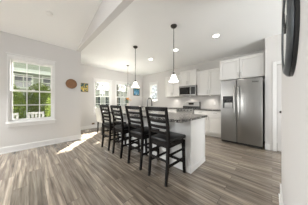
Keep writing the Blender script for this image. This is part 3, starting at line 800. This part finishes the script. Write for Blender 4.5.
# ------------------------------------------------------------------ outside
GZ = -.22
struct('ground', box(new(), (-30, 5.9, GZ-.2), (45, 60, GZ)), 'grass')
def leaves(bm, cen, rad, n, size, shell=.6):
    cen = Vector(cen)
    for _ in range(n):
        d = Vector((random.gauss(0, 1), random.gauss(0, 1), random.gauss(0, 1))).normalized()
        k = random.uniform(shell, 1.0)
        p = cen + Vector((d.x*rad[0], d.y*rad[1], d.z*rad[2]))*k
        u = Vector((random.gauss(0, 1), random.gauss(0, 1), random.gauss(0, 1))).normalized(); v = u.orthogonal().normalized()
        s = size*random.uniform(.6, 1.3)
        bm.faces.new([bm.verts.new(p+u*s), bm.verts.new(p+v*s*.6), bm.verts.new(p-u*s), bm.verts.new(p-v*s*.6)])
def shrub(name, label, cat, x, y, rad, m, n=2500, size=.05, group=None, z=None):
    z = GZ if z is None else z
    r = thing(name, label, cat, (x, y, z), 0, group)
    bm = new()
    for k in range(7):
        a = 2*PI*k/7; tube(bm, [(0.02*math.cos(a), .02*math.sin(a), 0), (rad[0]*.4*math.cos(a), rad[1]*.4*math.sin(a), rad[2]*1.1)], [.025, .01], 6)
    obj('stem', bm, 'bark', r)
    bm = new(); leaves(bm, (0, 0, rad[2]*1.02), rad, n, size, .45)
    obj('foliage', bm, m, r)
def tree(label, x, y, h, rad, m, n=3000, size=.10, trunk=.12, group='trees outside'):
    if group == 'trees outside': group = None
    r = thing('tree', label, 'tree', (x, y, GZ), 0, group)
    bm = tube(new(), [(0, 0, 0), (.05, .03, h*.35), (-.03, .02, h*.7), (0, 0, h*.95)], [trunk, trunk*.8, trunk*.5, trunk*.15], 10)
    for k in range(14):
        a = 2.4*k; zz = h*(.35+.045*k); L = rad[0]*.75
        tube(bm, [(0, 0, zz), (L*.5*math.cos(a), L*.5*math.sin(a), zz+L*.3), (L*math.cos(a), L*math.sin(a), zz+L*.45)], [trunk*.35, trunk*.2, .012], 6)
    obj('trunk', bm, 'bark', r)
    if n:
        bm = new(); leaves(bm, (0, 0, h-rad[2]), rad, n, size, .35); obj('crown', bm, m, r)
    return r
M['bounce_slab'] = mat('pale_bounce_slab', (.75, .74, .72), .9, vary=.08, vscale=2)
struct('ground_side', box(new(), (5.1, -12, GZ-.2), (45, 5.9, GZ)), 'grass')
struct('sun_bounce_slab', box(new(), (1.6, 5.9, GZ+.001), (9, 9.4, GZ+.03)), 'bounce_slab')  # unseen pale slab added to bounce sunlight up to the ceiling
# neighbouring house seen through the large window
nh = thing('neighbor_house', 'pale green house with lap siding beyond the large window', 'house', (1.0, 14.0, GZ))
bm = wall_open(new(), 'X', 0, .25, -5.5, 4.2, 0, 6.2, [(-1.75, -.85, 2.55, 3.45), (-.15, .85, 2.55, 3.45)]); obj('siding_wall', bm, 'siding_green', nh)
for (a, b) in ((-1.75, -.85), (-.15, .85)):
    bm = new()
    box(bm, (a-.1, -.03, 2.45), (a, 0, 3.55)); box(bm, (b, -.03, 2.45), (b+.1, 0, 3.55)); box(bm, (a, -.03, 3.45), (b, 0, 3.55)); box(bm, (a, -.03, 2.45), (b, 0, 2.55))
    box(bm, ((a+b)/2-.03, .02, 2.55), ((a+b)/2+.03, .06, 3.45)); box(bm, (a, .02, 2.97), (b, .06, 3.03))
    wn = obj('window_frame', bm, 'siding_trim', nh); obj('glass_pane', box(new(), (a, .08, 2.55), (b, .1, 3.45)), 'houseglass', wn)
obj('belt_trim', box(new(), (-5.5, -.06, 3.75), (4.2, -.001, 4.0)), 'siding_trim', nh)
obj('porch_roof', prism(new(), [(-1.5, 3.56), (-.001, 3.74), (-.001, 3.62), (-1.5, 3.46)], 'X', -5.5, 4.2), 'siding_trim', nh)
for xx in (-4.2, -2.15, 1.4, 3.6): obj('porch_post', box(new(), (xx-.07, -1.45, 0), (xx+.07, -1.31, 3.45)), 'siding_trim', nh)
obj('roof', prism(new(), [(-5.9, 6.2), (4.6, 6.2), (-.65, 8.8)], 'Y', -.5, 6), 'shingle', nh)
# grey house beyond the nook windows
gh = thing('neighbor_house', 'grey house with many windows beyond the nook windows', 'house', (11.3, 18.6, GZ))
hl = [(a, a+.9, z, z+1.3) for a in (-4.6, -3.0, -1.2, .6, 2.6, 4.4) for z in (.9,)]
obj('siding_wall', wall_open(new(), 'X', 0, .25, -5, 7, 0, 3.1, hl), 'siding_grey', gh)
for (a, b, z, z2) in hl:
    bm = new(); box(bm, (a-.1, -.04, z-.1), (a, 0, z2+.1)); box(bm, (b, -.04, z-.1), (b+.1, 0, z2+.1)); box(bm, (a, -.04, z2), (b, 0, z2+.1)); box(bm, (a, -.04, z-.1), (b, 0, z))
    box(bm, ((a+b)/2-.025, .02, z), ((a+b)/2+.025, .06, z2)); box(bm, (a, .02, (z+z2)/2-.025), (b, .06, (z+z2)/2+.025))
    wn = obj('window_frame', bm, 'siding_trim', gh); obj('glass_pane', box(new(), (a, .08, z), (b, .1, z2)), 'houseglass', wn)
obj('roof', prism(new(), [(-.4, 3.1), (6.4, 3.1), (3, 5.0)], 'X', -5.2, 7.3), 'shingle', gh)
# planting
shrub('hedge_shrub', 'rounded green hedge bush outside the large window, left pane', 'bush', -.72, 8.4, (.66, .5, 1.12), 'leaf_g', 6500, .045)
shrub('hedge_shrub', 'loose green bush outside the large window, middle pane', 'bush', .48, 9.5, (.74, .45, 1.24), 'leaf_g', 6000, .045)
shrub('flowering_shrub', 'yellow-green shrub outside the large window, right pane', 'bush', .86, 7.7, (.34, .34, .92), 'leaf_y', 2200, .035)
tree('slender pale trunked tree outside the right pane of the large window', 1.35, 9.6, 5.0, (.5, .5, .5), 'leaf_y', 500, .05, .07)
tree('dense evergreen tree added as a sun blocker outside the right nook window', 6.20, 8.0, 6.5, (.93, .93, 3.1), 'leaf_d', 18000, .10, .12)  # added almost out of view to keep sun out of this window
tree('grey-green leafy tree seen in the left nook window', 3.9, 10.9, 5.2, (.9, .9, 1.5), 'leaf_grey', 700, .09)
tree('grey-green leafy tree seen in the right nook window', 7.0, 12.6, 5.2, (1.1, 1.1, 1.6), 'leaf_grey', 800, .09)
for i, (xx, yy) in enumerate(((2.6, 9.0), (4.0, 9.3), (5.35, 10.0), (6.8, 10.4))):
    shrub('garden_shrub', ['low dark shrub outside the left nook window, left one', 'low dark shrub outside the left nook window, right one', 'low dark shrub outside the right nook window, left one', 'low dark shrub outside the right nook window, right one'][i],
          'bush', xx, yy, (.6, .45, .62), 'leaf_grey', 2200, .045, 'low shrubs outside the nook windows')
shrub('garden_shrub', 'grey-green bush outside the narrow kitchen window', 'bush', 9.0, 8.6, (.8, 1.1, 1.05), 'leaf_grey', 1500, .07)
tree('bare-looking grey tree outside the narrow kitchen window', 11.5, 10.2, 5.5, (1.2, 1.2, 1.8), 'leaf_grey', 500, .10)
# white garden chairs
def gchair(label, x, y, rz):
    r = thing('garden_chair', label, 'chair', (x, y, GZ), rz, 'white garden chairs outside the large window')
    for k in range(5):
        yy = -.2+k*.1; obj('back_slat', beam(new(), (-.24, yy, .32), (-.34, yy*1.15, .85), .075, .018, wdir=(0, 1, 0)), 'whitewood', r)
    obj('top_rail', beam(new(), (-.335, -.26, .90), (-.335, .26, .90), .05, .09, wdir=(1, 0, 0)), 'whitewood', r)
    obj('seat', box(new(), (-.25, -.25, .34), (.27, .25, .375), .004), 'whitewood', r)
    for s in (-1, 1):
        obj('armrest', box(new(), (-.30, s*.31-.05, .56), (.30, s*.31+.05, .58), .004), 'whitewood', r)
        obj('leg', box(new(), (.22, s*.29-.02, 0), (.30, s*.29+.02, .56)), 'whitewood', r)
        obj('leg', box(new(), (-.28, s*.27-.02, 0), (-.20, s*.27+.02, .56)), 'whitewood', r)
    return r
gchair('white slatted garden chair outside, left pane of the large window', -.55, 7.0, PI/2+PI)
gchair('white slatted garden chair outside, middle pane of the large window', .22, 7.1, PI/2+PI)
